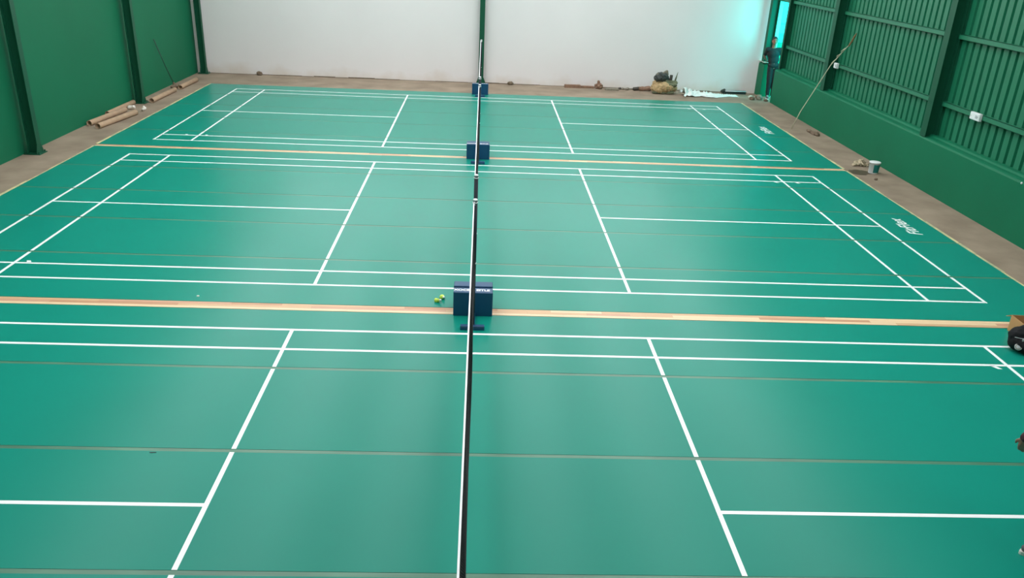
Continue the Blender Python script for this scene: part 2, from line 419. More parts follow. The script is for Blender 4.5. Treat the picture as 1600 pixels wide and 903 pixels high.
# ------------------------------------------------------------------ the three courts
HX = 7.58; TZ = .006
def court(cy, y0, y1, label, lettered):
    t = thing('badminton_court', label, 'court', (0, cy, 0), group='badminton courts')
    bounds = [y0 - cy] + [b for b in (-2.16, -.72, .72, 2.16)] + [y1 - cy]
    sw = .024
    gaps = bounds[1:-1]
    for i in range(5):
        a = bounds[i] + (sw if i else 0); b = bounds[i + 1] - (sw if i < 4 else 0)
        G().rbox(-HX, HX, a, b, 0, TZ).build('mat_roll', M['mat'], t)
    for b in gaps:
        G().rbox(-HX, HX, b - sw + .001, b + sw - .001, 0, TZ - .002).build('weld_seam', M['seam'], t)
    z0, z1 = TZ - .0005, TZ + .0012
    def xl(name, y, x0, x1): G().rbox(x0, x1, y - .02, y + .02, z0, z1).build(name, M['line'], t)
    def yl(name, x, a, b):
        cuts = [a] + [q for q in gaps if a < q < b] + [b]; g = G()
        for i in range(len(cuts) - 1):
            s = cuts[i] + (sw if i else 0); e = cuts[i + 1] - (sw if i < len(cuts) - 2 else 0)
            g.rbox(x - .02, x + .02, s, e, z0 + .0002, z1 + .0003)
        g.build(name, M['line'], t)
    for s in (-1, 1):
        xl('side_line', s * 3.03, -6.7, 6.7); xl('singles_line', s * 2.57, -6.7, 6.7)
        yl('back_line', s * 6.68, -3.05, 3.05); yl('long_service_line', s * 5.92, -3.05, 3.05)
        yl('short_service_line', s * 2.0, -3.05, 3.05)
        xl('centre_line', 0, min(s * 2.0, s * 6.7), max(s * 2.0, s * 6.7))
        for q in (6.16, 5.74):
            G().prism([(-.03, 0), (.03, 0), (.03 + s * .045, -s * .075), (-.02 + s * .045, -s * .075)], z0, z1).build('test_mark', M['line'], t, (s * q, s * 2.56, 0))
    for s in (-1, 1):        # torn paper tape along the mat edge
        g = G(); y = y0 - cy
        while y < y1 - cy - .01:
            l = min(random.uniform(.25, 1.2), y1 - cy - y); wd = random.uniform(.02, .05)
            g.prism([(s * HX - s * .008, y), (s * (HX + wd), y + .02), (s * (HX + wd * random.uniform(.6, 1.1)), y + l), (s * HX - s * .008, y + l)], 0.0, TZ + .0012); y += l
        g.build('edge_tape', M['edge'], t)
    if lettered:
        me = text_mesh('FitFlex', .285, M['line'], shear=.28, bold=.004, spacing=1.05)
        o = link('lettering', me, t, (7.12, .02, TZ + .001), PI / 2); o['label'] = 'white FitFlex lettering'
    return t
court(-7.33, -10.93, -3.80, 'nearest green badminton court, cut off by the bottom of the photo', False)
court(0.0, -3.605, 3.565, 'middle green badminton court, between the two wooden strips', True)
court(7.287, 3.715, 10.98, 'farthest green badminton court, beside the white wall', True)
unit = {}
for i, m in enumerate(WOODS): unit[i] = G().box((.5, .5, .5), (1, 1, 1)).mesh('plank', m)
def strip(yc, wd, label):
    t = thing('wooden_strip', label, 'wooden strip', (0, yc, 0), group='wooden strips between courts')
    rows = 3; rw = wd / rows
    for r in range(rows):
        x = -HX
        while x < HX - .01:
            l = min(random.uniform(.5, 1.6), HX - x)
            wts = (3, 4, 4, 2) if r else (8, 2, 1, 0)
            o = link('plank', unit[random.choices(range(4), wts)[0]], t, (x + .001, -wd / 2 + r * rw + .0008, .0))
            o.scale = (l - .002, rw - .0016, .0045 + random.uniform(0, .0012)); x += l
strip(-3.70, .175, 'wide pale wooden strip between the nearest and middle courts')
strip(3.64, .135, 'thin pale wooden strip between the middle and farthest courts')

# ------------------------------------------------------------------ nets and posts
PO = 3.15; PH = 1.525
def net_post(cy, s, label, side):
    t = thing('net_post', label, 'net post', (0.0, cy + s * PO, TZ), 0 if s > 0 else PI, group='net posts with weight boxes')
    G().tube([(0, .03, .03), (0, .03, PH)], .024, 16).build('pole', M['bluedark'], t)
    c = G().lathe([(.0, .012), (.016, .011), (.0255, .005), (.0255, -.008), (.024, -.008)], 16, (0, .03, PH)).build('cap', M['capw'], t)
    G().cbox((0, 0, .027), (.275, .055, .052), .006).build('foot_bar', M['blue'], t)
    G().rbox(-.03, .03, .02, .40, .001, .045).build('base_arm', M['blue'], t)
    b = G().cbox((0, .42, .152), (.46, .144, .300), .006).build('weight_box', M['blue'], t)
    for k in ((-1, 1) if s > 0 else ()):
        me = text_mesh('XOCEE' if k < 0 else 'EITLE', .068, M['capw'], bold=.003)
        link('lettering', me, b, (k * .115, .42, .3025), 0 if s > 0 else PI)
    for zz in (PH - .03, .80):
        G().lathe([(.0245, -.007), (.028, -.007), (.028, .007), (.0245, .007)], 16, (0, .03, zz)).build('clamp_ring', M['capw'], t)
    G().tube([(0, .005, PH - .05), (-.012, -.02, PH - .04), (-.012, -.03, PH - .02)], .004, 6).build('hook', M['capw'], t)
    return t
NETMESH = []
def net(cy, label):
    t = thing('badminton_net', label, 'net', (0, cy, 0), group='badminton nets')
    top, bot = 1.515, .77; YL = PO - .02
    def X(z, y): # slight belly: the netting hangs a little to the right of the tape
        k = (top - z) / (top - bot); return -.015 + .027 * k + .003 * math.sin(y * 2.3) * k
    def Z(z, y): return z - .018 * (1 - (y / YL) ** 2)
    g = G(); n = 24
    for i in range(n):
        a, b = -YL + 2 * YL * i / n, -YL + 2 * YL * (i + 1) / n
        xa, xb = X(top, a), X(top, b); h = .0055
        vs = []
        for (x, y) in ((xa, a), (xb, b)):
            vs += [(x - h, y, Z(top - .038, y)), (x + h, y, Z(top - .038, y)), (x + h, y, Z(top, y)), (x - h, y, Z(top, y))]
        g.add(vs, [(0, 1, 5, 4), (1, 2, 6, 5), (2, 3, 7, 6), (3, 0, 4, 7)] + ([(3, 2, 1, 0)] if i == 0 else []) + ([(4, 5, 6, 7)] if i == n - 1 else []))
    g.build('top_tape', M['tape'], t)
    g = G(); h = .0009
    def cord(p, q): # thin square cord
        p, q = Vector(p), Vector(q); d = (q - p).normalized(); a = Vector((1, 0, 0)); b = d.cross(a)
        vs = [c + a * i * h + b * j * h for c in (p, q) for i, j in ((-1, -1), (1, -1), (1, 1), (-1, 1))]
        g.add(vs, [(0, 1, 5, 4), (1, 2, 6, 5), (2, 3, 7, 6), (3, 0, 4, 7)])
    N = 300 if not NETMESH else -1; zt = top - .036
    for i in range(N + 1):
        y = -YL + .02 + (2 * YL - .04) * i / N
        zs = [zt, (zt + bot) / 2, bot]
        for k in range(2): cord((X(zs[k], y), y, Z(zs[k], y)), (X(zs[k + 1], y), y, Z(zs[k + 1], y)))
    for j in range(36 if not NETMESH else 0):
        z = zt + (bot - zt) * j / 35
        for i in range(12):
            a, b = -YL + .02 + (2 * YL - .04) * i / 12, -YL + .02 + (2 * YL - .04) * (i + 1) / 12
            cord((X(z, a), a, Z(z, a)), (X(z, b), b, Z(z, b)))
    if not NETMESH: NETMESH.append(g.mesh('netting', M['net']))
    nt = link('netting', NETMESH[0], t); nt['kind'] = 'stuff'
    G().tube([(X(bot, y), y, Z(bot, y)) for y in [-YL + .02 + (2 * YL - .04) * i / 12 for i in range(13)]], .004, 6).build('bottom_cord', M['net'], t)
    for s in (-1, 1):
        G().add([(X(z, s * YL) + dx, s * (YL - dy), z) for z in (bot, top) for dx, dy in ((-.003, 0), (.003, 0), (.003, .035), (-.003, .035))],
                [(0, 1, 2, 3), (4, 5, 6, 7), (0, 1, 5, 4), (1, 2, 6, 5), (2, 3, 7, 6), (3, 0, 4, 7)]).build('side_tape', M['net'], t)
        G().tube([(X(bot, s * YL), s * YL, bot + .01), (.0, s * (PO + .0), bot + .03)], .004, 6).build('tie_cord', M['tape'], t)
        G().tube([(X(top, s * YL), s * YL, top - .01), (-.005, s * (PO + .02), PH - .01)], .005, 6).build('tie_cord', M['tape'], t)
    return t
net(-7.33, 'badminton net of the nearest court, running out of the bottom of the photo')
net(0.0, 'badminton net across the middle court')
net(7.287, 'badminton net across the farthest court')
net_post(-7.33, -1, 'net post at the near end of the nearest net', -1)
net_post(-7.33, 1, 'net post with blue weight box on the wide wooden strip, foot toward camera', 1)
net_post(0.0, -1, 'net post at the near end of the middle net', -1)
net_post(0.0, 1, 'net post with blue weight box on the thin wooden strip, at middle net far end', 1)
net_post(7.287, -1, 'net post at the near end of the farthest net', -1)
net_post(7.287, 1, 'net post with blue weight box beside the white wall', 1)

# ------------------------------------------------------------------ people
def person(name, label, loc, rz, P, shirt, trous, sleeve, vox, lean=0.0, shoes=True, cap=False):
    """P: joint dict in local axes: x = person's left, y = forward... stored as (left, forward, up)"""
    L = lambda p: (-p[0], p[1], p[2])      # facing +Y locally, left hand on -X
    t_prims = []
    K = {k: L(v) for k, v in P.items()}
    hd = Vector(K['head']); nk = Vector(K['neck']); ch = Vector(K['chest']); pv = Vector(K['pelvis'])
    body = [(hd, (.074, .092, .112)), (hd + Vector((0, .012, -.05)), (.058, .072, .072)),
            (nk, .056, hd + Vector((0, -.012, -.07)), .052),
            (hd + Vector((0, .086, .015)), .011, hd + Vector((0, .106, -.022)), .017),
            (hd + Vector((.075, -.005, -.01)), (.012, .022, .034)), (hd + Vector((-.075, -.005, -.01)), (.012, .022, .034)),
            (hd + Vector((0, .075, -.075)), (.03, .02, .02)),
            (ch, (.165, .108, .16)), (ch.lerp(pv, .5), (.142, .098, .16)), (pv, (.16, .112, .12)),
            (Vector(K['shl']), .062, ch + Vector((0, 0, .10)), .085), (Vector(K['shr']), .062, ch + Vector((0, 0, .10)), .085)]
    hands = []
    for s in 'lr':
        sh, el, wr, hn = (Vector(K[q + s]) for q in ('sh', 'el', 'wr', 'hn'))
        body += [(sh, .054, el, .041), (el, .041, el.lerp(wr, .35), .042), (el.lerp(wr, .35), .042, wr, .027)]
        d = (hn - wr).normalized(); palm = wr + d * .055
        side = Vector(K['pn' + s]) if 'pn' + s in K else Vector((0, 1, 0))     # direction from little finger to index
        side = (side - d * side.dot(d)).normalized(); curl = d.cross(side) * (1 if s == 'l' else -1)
        if 'cu' + s in K: curl = Vector(K['cu' + s]).normalized()
        for q in (-.5, 0, .5): body.append((wr, .024, palm + d * .035 + side * q * .055, .0145))
        for q, ln in ((-.034, .062), (-.0115, .076), (.0115, .082), (.034, .074)):
            b0 = palm + d * .04 + side * q; b1 = b0 + d * ln * .5 + curl * .010; b2 = b1 + d * ln * .28 + curl * .022; b3 = b2 + d * ln * .1 + curl * .024
            body += [(b0, .0098, b1, .009), (b1, .009, b2, .0082), (b2, .0082, b3, .0075)]
        b0 = palm - d * .02 + side * .03; b1 = b0 + d * .03 + side * .025 + curl * .012; b2 = b1 + d * .032 + side * .006 + curl * .014
        body += [(b0, .0135, b1, .011), (b1, .011, b2, .009)]
        hp, kn, an = (Vector(K[q + s]) for q in ('hp', 'kn', 'an'))
        body += [(hp, .088, kn, .058), (kn, .056, kn.lerp(an, .35) + Vector((0, -.012, 0)), .056), (kn.lerp(an, .35) + Vector((0, -.012, 0)), .056, an, .036),
                 (an, .036, an + Vector((0, .06, -.045)), .03), (an + Vector((0, .05, -.045)), .032, an + Vector((0, .15, -.058)), .024)]
    t = thing(name, label, 'person', loc, rz)
    b = blob('body', body, vox, M['skin'], t)
    hair = [(hd + Vector((0, -.014, .03)), (.082, .094, .098)), (hd + Vector((0, -.045, -.02)), (.072, .062, .08))]
    hb = blob('hair', hair, .008, M['hair'], t)
    for v in hb.data.vertices:      # clear the face
        q = v.co - hd
        if q.y > .035 and q.z < .052: v.co.y = hd.y + .035
    for s in (-1, 1):
        G().lathe([(0, .01), (.007, .007), (.01, 0), (.007, -.007), (0, -.01)], 10, hd + Vector((s * .031, .083, .012))).build('eye', M['eye'], t)
        G().tube([hd + Vector((s * .016, .093, .033)), hd + Vector((s * .048, .082, .033))], .005, 6).build('eyebrow', M['hair'], t)
    G().tube([hd + Vector((-.022, .091, -.058)), hd + Vector((0, .097, -.056)), hd + Vector((.022, .091, -.058))], [.003, .006, .003], 8).build('mouth', M['lip'], t)
    sp = [(ch, (.182, .124, .172)), (ch.lerp(pv, .5), (.162, .116, .17)), (pv + Vector((0, 0, -.0)), (.174, .124, .10))]
    tp = [(pv, (.168, .118, .115))]
    for s in 'lr':
        sh, el, wr = (Vector(K[q + s]) for q in ('sh', 'el', 'wr'))
        sp += [(sh, .072, ch + Vector((0, 0, .09)), .095)]
        if sleeve == 'long': sp += [(sh, .068, el, .054), (el, .054, wr, .04)]
        else: sp += [(sh, .068, sh.lerp(el, .72), .062)]
        hp, kn, an = (Vector(K[q + s]) for q in ('hp', 'kn', 'an'))
        tp += [(hp, .1, kn, .074), (kn, .074, an + Vector((0, 0, .03)), .058)]
    blob('shirt', sp, .011, shirt, t, noise=.006, nscale=7)
    blob('trousers', tp, .011, trous, t, noise=.006, nscale=7)
    for s in 'lr':
        an = Vector(K['an' + s]); z0 = an.z - .09
        f = Vector((0, 1, 0)); base = Vector((an.x, an.y, z0))
        so = blob('shoe', [(base + f * -.035 + Vector((0, 0, .062)), .036, base + f * .05 + Vector((0, 0, .06)), .038), (base + f * .05 + Vector((0, 0, .056)), .04, base + f * .155 + Vector((0, 0, .048)), .034),
                           (base + f * -.03 + Vector((0, 0, .06)), .036, base + f * -.02 + Vector((0, 0, .1)), .038), (base + f * -.02 + Vector((0, 0, .1)), .038, base + f * .04 + Vector((0, 0, .09)), .034)], .006, M['shoe'], t)
        pts = []
        for i in range(24):
            a = 2 * PI * i / 24; yy = .06 + .138 * math.sin(a); xx = (.046 if math.sin(a) > -.2 else .04) * math.cos(a) * (1.0 - .12 * (math.sin(a) < 0))
            pts.append((base.x + xx, base.y + yy))
        G().prism(pts, z0 + .0, z0 + .028).build('sole', M['sole'], so)
        G().tube([base + Vector((-.025, .07, .094)), base + Vector((.025, .085, .092))], .004, 6).build('lace', M['sole'], so)
        G().tube([base + Vector((.025, .07, .094)), base + Vector((-.025, .085, .092))], .004, 6).build('lace', M['sole'], so)
    return t
# man in the doorway: leans towards the stub wall, right hand on its ledge, bag in the left hand
man = dict(head=(-.12, .05, 1.68), neck=(-.11, .0, 1.49), chest=(-.095, 0, 1.31), pelvis=(-.04, 0, .98),
           shl=(.085, 0, 1.43), ell=(.225, .0, 1.20), wrl=(.185, .12, 1.075), hnl=(.175, .15, .985), cul=(-1, .2, 0), pnl=(0, 1, .2),
           shr=(-.275, 0, 1.43), elr=(-.30, -.20, 1.22), wrr=(-.20, -.34, 1.075), hnr=(-.16, -.42, 1.05), pnr=(1, 0, 0), cur=(0, 0, -1),
           hpl=(.045, 0, .9), knl=(.055, .03, .5), anl=(.06, .0, .09), hpr=(-.115, 0, .9), knr=(-.10, .02, .5), anr=(-.08, -.02, .09))
person('person', 'person in dark shirt and trousers standing in the doorway with a dark bag', (8.72, 11.93, 0.0), PI - .15, man, M['shirt'], M['trouser'], 'short', .0075)
t = thing('tote_bag', 'dark tote bag hanging from the hand of the person in the doorway', 'bag', (8.875, 11.755, .70), .2)
blob('bag', [((0, 0, .03), .04, (0, 0, .2), .035), ((-.05, 0, .04), .04, (-.045, 0, .2), .03), ((.05, 0, .04), .04, (.045, 0, .2), .03)], .008, M['blackcloth'], t, noise=.006)
for s in (-1, 1):
    G().tube([(-.05, s * .015, .2), (-.03, s * .012, .27), (0, s * .006, .30), (.03, s * .012, .27), (.05, s * .015, .2)], .006, 6).build('handle', M['blackcloth'], t)
# person at the right edge of the photo, on the nearest court, facing the net
man2 = dict(head=(0, .06, 1.62), neck=(0, .0, 1.44), chest=(0, 0, 1.26), pelvis=(0, 0, .95),
            shl=(.185, 0, 1.38), ell=(.08, .24, 1.19), wrl=(-.02, .355, .955), hnl=(-.035, .335, .86), pnl=(-.75, .6, 0), cul=(-.6, -.7, 0),
            shr=(-.185, 0, 1.38), elr=(-.23, -.05, 1.10), wrr=(-.23, .02, .86), hnr=(-.22, .06, .78), pnr=(0, 1, .2), cur=(1, .2, 0),
            hpl=(.09, 0, .88), knl=(.10, .03, .48), anl=(.10, .0, .09), hpr=(-.09, 0, .88), knr=(-.10, -.05, .49), anr=(-.11, -.30, .10))
person('person', 'person in maroon sleeve at the right edge, only hand and shoe tip showing', (4.375, -7.66, TZ), PI / 2, man2, M['redshirt'], M['trouser'], 'long', .007)

# ------------------------------------------------------------------ things along the left wall
def tube_roll(a, b, r, label):
    a, b = Vector(a), Vector(b); d = b - a; L = d.length
    t = thing('cardboard_tube', label, 'cardboard tube', a, math.atan2(d.y, d.x), group='cardboard tubes by the left wall')
    R = Matrix.Rotation(PI / 2, 3, 'Y'); ri = r - .012
    G().lathe([(r, 0), (r, L), (ri, L), (ri, 0), (r, 0)], 24, (0, 0, r), R).build('tube_wall', M['card'], t)
    for q in (.0, L - .012):
        G().lathe([(r + .0006, q + .0), (r + .0012, q + .004), (r + .0012, q + .008), (r + .0006, q + .012)], 24, (0, 0, r), R).build('rim', M['card'], t)
    return t
tube_roll((-8.42, 5.27, 0), (-8.28, 6.82, 0), .058, 'cardboard tube lying between two others, nearest end against the green wall')
tube_roll((-8.13, 5.02, 0), (-7.93, 6.55, 0), .060, 'cardboard tube lying nearest the court edge in the group of three')
tube_roll((-8.465, 6.30, 0), (-8.45, 7.74, 0), .055, 'cardboard tube lying right along the foot of the green wall')
tube_roll((-8.10, 7.98, 0), (-8.09, 9.58, 0), .058, 'cardboard tube lying just beyond the second left column')
tube_roll((-8.07, 9.92, 0), (-8.06, 11.22, 0), .058, 'farthest cardboard tube, lying beside the broom head')
tag(blob('foam_scrap', [((-.05, 0, .05), .045, (.05, .01, .055), .045), ((0, .02, .04), .04, (.04, -.02, .07), .035)], .01, M['paper'], None, (-8.26, 7.13, 0), .3, noise=.012, cut=0.0),
    'white foam scrap lying by the ends of the three tubes', 'scrap')
tag(blob('paper_scrap', [((-.03, 0, .04), .04, (.03, .02, .06), .035), ((.02, 0, .05), .03, (.0, .0, .1), .025)], .01, M['paper'], None, (-7.92, 7.02, 0), .8, noise=.012, cut=0.0),
    'crumpled white paper scrap near the court edge by the second column', 'scrap')
t = thing('broom', 'dark long-handled broom leaning on the left green wall', 'broom', (-8.24, 10.0, 0))
G().tube([(0, 0, .1), (-.12, -.17, .62), (-.262, -.36, 1.32)], .013, 8).build('handle', M['broompole'], t)
blob('head', [((-.02, -.13, .07), .05, (.02, .13, .07), .05), ((0, 0, .1), .05, (-.01, -.01, .16), .025)], .01, M['dirt'], t, noise=.012, cut=0.0)
g = G()
for i in range(40):
    yy = -.16 + .32 * i / 39; xx = random.uniform(-.03, .03)
    g.tube([(xx, yy, .06), (xx * 1.8 + random.uniform(-.02, .02), yy * 1.1, .002)], .006, 4)
g.build('bristles', M['bristle'], t)
def stone(label, loc, r, m, name='stone', seed=0, cat='stone', group=None):
    rnd = random.Random(seed)
    o = blob(name, [((0, 0, r * .5), (r * rnd.uniform(.8, 1.2), r * rnd.uniform(.7, 1), r * rnd.uniform(.6, .8))), ((r * .3, 0, r * .7), (r * .6, r * .5, r * .5))], r / 6, m, None, loc, rnd.uniform(0, 6), noise=r * .25, cut=0.0, nscale=2.2 / r)
    return tag(o, label, cat, group)
stone('small brown stone at the foot of the white wall, left half', (-6.67, 12.73, 0), .09, M['dirt'], seed=1)
stone('small brown stone at the white wall just right of the centre column', (.92, 12.72, 0), .08, M['dirt'], seed=2)

# ------------------------------------------------------------------ rubbish along the back wall, right half
t = thing('plank_offcut', 'flat reddish brown board offcuts lying along the white wall', 'board', (2.6, 12.62, 0))
G().cbox((.22, 0, .045), (.50, .13, .09), .012, .03).build('board', M['brick'], t)
G().cbox((.62, .03, .032), (.52, .10, .064), .010, -.02).build('board', M['brick'], t)
stone('crumpled reddish paper clump standing by the white wall', (3.62, 12.62, 0), .14, M['brick'], 'paper_clump', 3, 'scrap')
blob('peak', [((0, 0, .1), .06, (.03, .02, .22), .04)], .015, M['brick'], bpy.data.objects['paper_clump'], noise=.02)
tag(G().cbox((0, 0, .03), (.42, .14, .06), .012, .06).build('grey_board', M['grey'], None, (4.0, 12.42, 0)), 'grey board offcut on the floor left of the small grey heap', 'board')
t = thing('rubble_heap', 'low heap of grey rubble bits against the white wall', 'rubble', (4.5, 12.62, 0))
rnd = random.Random(11)
for k in range(7):
    r = rnd.uniform(.03, .06)
    blob('stone', [((0, 0, r * .6), (r * 1.3, r, r * .8))], r / 5, M['grey'] if k else M['darkscrap'], t, (-.22 + k * .075, rnd.uniform(-.06, .06), 0), rnd.uniform(0, 3), noise=r * .3, cut=0.0, nscale=20)
t = thing('rolled_cloth', 'rolled brown cloth with a dark end lying left of the tan sack', 'cloth', (4.86, 12.5, 0))
blob('roll', [((-.06, 0, .06), .055, (.32, 0, .065), .06), ((-.03, .05, .08), .045, (.3, .06, .10), .05)], .013, M['brick'], t, noise=.02, cut=0.0)
blob('dark_end', [((-.16, 0, .05), .05, (-.05, 0, .06), .06)], .015, M['darkscrap'], t, noise=.02, cut=0.0)
t = thing('sack', 'tan sack stuffed with dark tools standing at the white wall', 'sack', (5.52, 12.2, 0))
blob('bag', [((0, 0, .17), (.37, .24, .19)), ((-.24, 0, .3), .1, (.1, .02, .27), .12), ((.12, .02, .2), .16, (.3, .0, .16), .12)], .016, M['sack'], t, noise=.05, cut=0.0, nscale=5)
blob('bottom_fold', [((-.3, -.12, .05), .06, (.26, -.14, .05), .06)], .015, M['olive'], t, noise=.03, cut=0.0)
blob('dark_bundle', [((-.10, 0, .48), (.21, .14, .14)), ((-.2, 0, .52), .08, (.04, .0, .56), .07), ((.06, 0, .4), .08, (.08, 0, .5), .06)], .015, M['darkbag'], t, noise=.05, nscale=6)
blob('cover', [((-.22, -.03, .565), .035, (-.06, -.02, .585), .03), ((-.06, -.02, .585), .03, (.06, 0, .66), .04), ((.06, 0, .66), .04, (.08, 0, .56), .05)], .012, M['grey'], t, noise=.015)
blob('olive_cloth', [((.06, -.05, .35), .07, (.36, -.03, .33), .06), ((.1, -.12, .28), .06, (.33, -.1, .26), .06)], .014, M['olive'], t, noise=.03)
G().tube([(.2, 0, .35), (.21, 0, .55)], .045, 10).build('tool_handle', M['darkscrap'], t)
G().tube([(.33, 0, .34), (.36, 0, .48), (.40, .02, .64)], [.03, .022, .006], 8).build('blade', M['olive'], t)
# plastic sheet: crumpled film
g = G(); nx, ny = 44, 16; rnd = random.Random(5)
from mathutils import noise as mn
vs = []
for j in range(ny):
    for i in range(nx):
        u, v = i / (nx - 1), j / (ny - 1)
        x = 1.75 * u + .05 * mn.noise(Vector((v * 7, u * 3, 9))); y = (.58 - .2 * u) * v + (.09 * math.sin(9 * u) + .12 * mn.noise(Vector((u * 8, 1, v)))) * (1 - v) + .16 * u
        bulk = max(0, 1 - u * 1.25) * (abs(math.sin(PI * min(1, v * .98 + .01))) ** .5) * .24
        z = .01 + bulk * (.25 + 1.5 * abs(mn.noise(Vector((u * 11, v * 5, 0))))) + .09 * abs(mn.noise(Vector((u * 24, v * 8, 3)))) * math.sin(PI * v)
        vs.append((x, y, z))
fs = [(j * nx + i, j * nx + i + 1, (j + 1) * nx + i + 1, (j + 1) * nx + i) for j in range(ny - 1) for i in range(nx - 1)]
g.add(vs, fs, True)
tag(g.build('plastic_sheet', M['plastic'], None, (6.08, 11.62, 0), .10), 'crumpled white plastic sheet spread on the floor right of the sack', 'plastic sheet')
t = thing('lamp_batten', 'black batten with a white tube lying by the doorway end of the white wall', 'batten', (7.45, 12.58, 0), .04)
G().cbox((.38, 0, .05), (.72, .09, .10), .012).build('housing', M['black'], t)
G().tube([(.08, -.045, .085), (.74, -.045, .085)], .014, 10).build('tube', M['capw'], t)
blob('cap_end', [((-.02, 0, .06), .05, (.06, .02, .1), .05)], .012, M['darkscrap'], t, noise=.015, cut=0.0)
for k, (x, y, r, m) in enumerate(((8.10, 11.66, .075, 'dirt'), (8.33, 11.70, .10, 'grey'), (8.46, 11.47, .055, 'dirt'), (8.14, 11.93, .06, 'ledge'), (8.40, 11.98, .09, 'brick'))):
    stone(('pale broken brick piece' if m == 'ledge' else 'broken brick piece') + ' on the floor at the doorway, ' + ('leftmost of the heap', 'biggest of the heap', 'nearest the low wall', 'white one', 'reddish one at the back')[k], (x, y, 0), r, M[m], 'brick_piece', 20 + k, 'rubble', 'broken bricks at the doorway')

# ------------------------------------------------------------------ things along the right wall
t = thing('long_pole', 'long pale pole with a brown brush tip leaning on the right wall', 'pole', (7.87, 7.63, 0))
G().tube([(0, 0, 0.0), (.16, .0, .45), (.38, -.08, 1.0), (.60, -.22, 1.62), (.72, -.45, 1.95), (.80, -.62, 2.18)], [.012] * 4 + [.009, .008], 8).build('shaft', M['pole'], t)
blob('brush', [((.785, -.60, 2.13), .022, (.81, -.66, 2.24), .03), ((.81, -.66, 2.24), .03, (.84, -.74, 2.42), .008)], .008, M['bristle'], t, noise=.01)
G().tube([(.60, -.24, 1.66), (.63, -.27, 1.72), (.68, -.33, 1.80), (.65, -.36, 1.86), (.72, -.42, 1.92), (.69, -.46, 1.98), (.75, -.52, 2.06)], .009, 6).build('wire', M['pole'], t)
def jbox(loc, sy, sz, label):
    t = thing('junction_box', label, 'junction box', loc, group='white electrical boxes on the right wall')
    G().cbox((0, 0, 0), (.055, sy, sz), .006).build('case', M['capw'], t)
    G().box((-.030, 0, 0), (.008, sy * .9, sz * .86)).build('lid', M['bucketw'], t)
    for s in (-1, 1):
        G().tube([(-.033, s * sy * .36, 0), (-.038, s * sy * .36, 0)], .006, 8).build('screw', M['grey'], t)
    G().box((-.036, -sy * .22, 0), (.006, sy * .22, sz * .4)).build('switch', M['badge'], t)
jbox((8.66, 7.52, 1.60), .17, .12, 'white box on the lower rail behind the leaning pole')
jbox((8.67, 1.43, 1.60), .29, .125, 'white box on the lower rail nearest the camera')
t = thing('wall_screw', 'tiny white plug at the top of the low right wall near the photo edge', 'plug', (8.53, -.42, .925))
G().lathe([(0, .012), (.014, .010), (.018, 0), (.018, -.004)], 12, (0, 0, 0), Matrix.Rotation(-PI / 2, 3, 'Y')).build('cap', M['capw'], t)
t = thing('paint_bucket', 'white and teal paint bucket on the concrete by the right wall', 'bucket', (8.12, 3.5, 0))
prof_b = [(0, 0), (.092, 0), (.096, .006), (.106, .215), (.112, .217), (.112, .226), (.104, .226)]
G().lathe(prof_b, 28).build('pail', M['bucketw'], t)
G().lathe([(.0, .238), (.098, .238), (.114, .232), (.116, .212), (.112, .212)], 28).build('lid', M['bucketw'], t)
g = G(); pts = []
for k in range(19):
    a = -2.1 + 2.5 * k / 18
    pts.append(a)
n = len(pts)
g.add([((.0972 + .0095 * 0.12) * math.cos(a) * 1.004, (.0983) * math.sin(a) * 1.004, .025) for a in pts] + [(.1062 * math.cos(a), .1062 * math.sin(a), .19) for a in pts],
      [(i, i + 1, n + i + 1, n + i) for i in range(n - 1)], True)
g.build('print', M['buckett'], t)
G().tube([(.108 * math.cos(a), .108 * math.sin(a), .205 - .03 * math.sin((a - .4) / 3.14 * 3.14) if True else 0) for a in [.4 + 3.14 * k / 14 for k in range(15)]], .003, 6).build('handle', M['grey'], t)
blob_r = blob('rag', [((-.12, 0, .03), .035, (.1, .02, .04), .04), ((-.02, .1, .04), .04, (.1, .16, .05), .035), ((0, -.05, .03), .03, (.12, -.06, .04), .03), ((.04, .05, .07), .035, (.12, .1, .08), .03)], .01, M['rag'], None, (8.08, 4.05, 0), .2, noise=.04, cut=0.0, nscale=11)
tag(blob_r, 'crumpled dirty pale rag beside the paint bucket', 'rag')
def patch(name, pts, m, label, cat, z=.0015):
    return tag(G().prism(pts, 0.0004, z).build(name, m), label, cat)
rnd = random.Random(3)
def irregular(cx, cy, rx, ry, n=22, j=.22):
    return [(cx + rx * math.cos(2 * PI * i / n) * (1 + rnd.uniform(-j, j)), cy + ry * math.sin(2 * PI * i / n) * (1 + rnd.uniform(-j, j))) for i in range(n)]
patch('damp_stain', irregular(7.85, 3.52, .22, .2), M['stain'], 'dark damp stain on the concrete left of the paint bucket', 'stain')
o = blob('dirt_clod', [((0, .2, .02), .03, (.02, -.05, .03), .05), ((.02, -.05, .03), .05, (.06, -.3, .02), .06)], .012, M['dirt'], None, (8.2, 7.2, 0), 0, noise=.03, cut=0.0, nscale=12)
tag(o, 'dark brown scrap of cloth on the concrete near the foot of the pole', 'scrap')
tag(stone('x', (7.93, 2.95, 0), .035, M['dirt'], 'pebble', 41), 'tiny dark pebble on the concrete in front of the paint bucket', 'pebble')

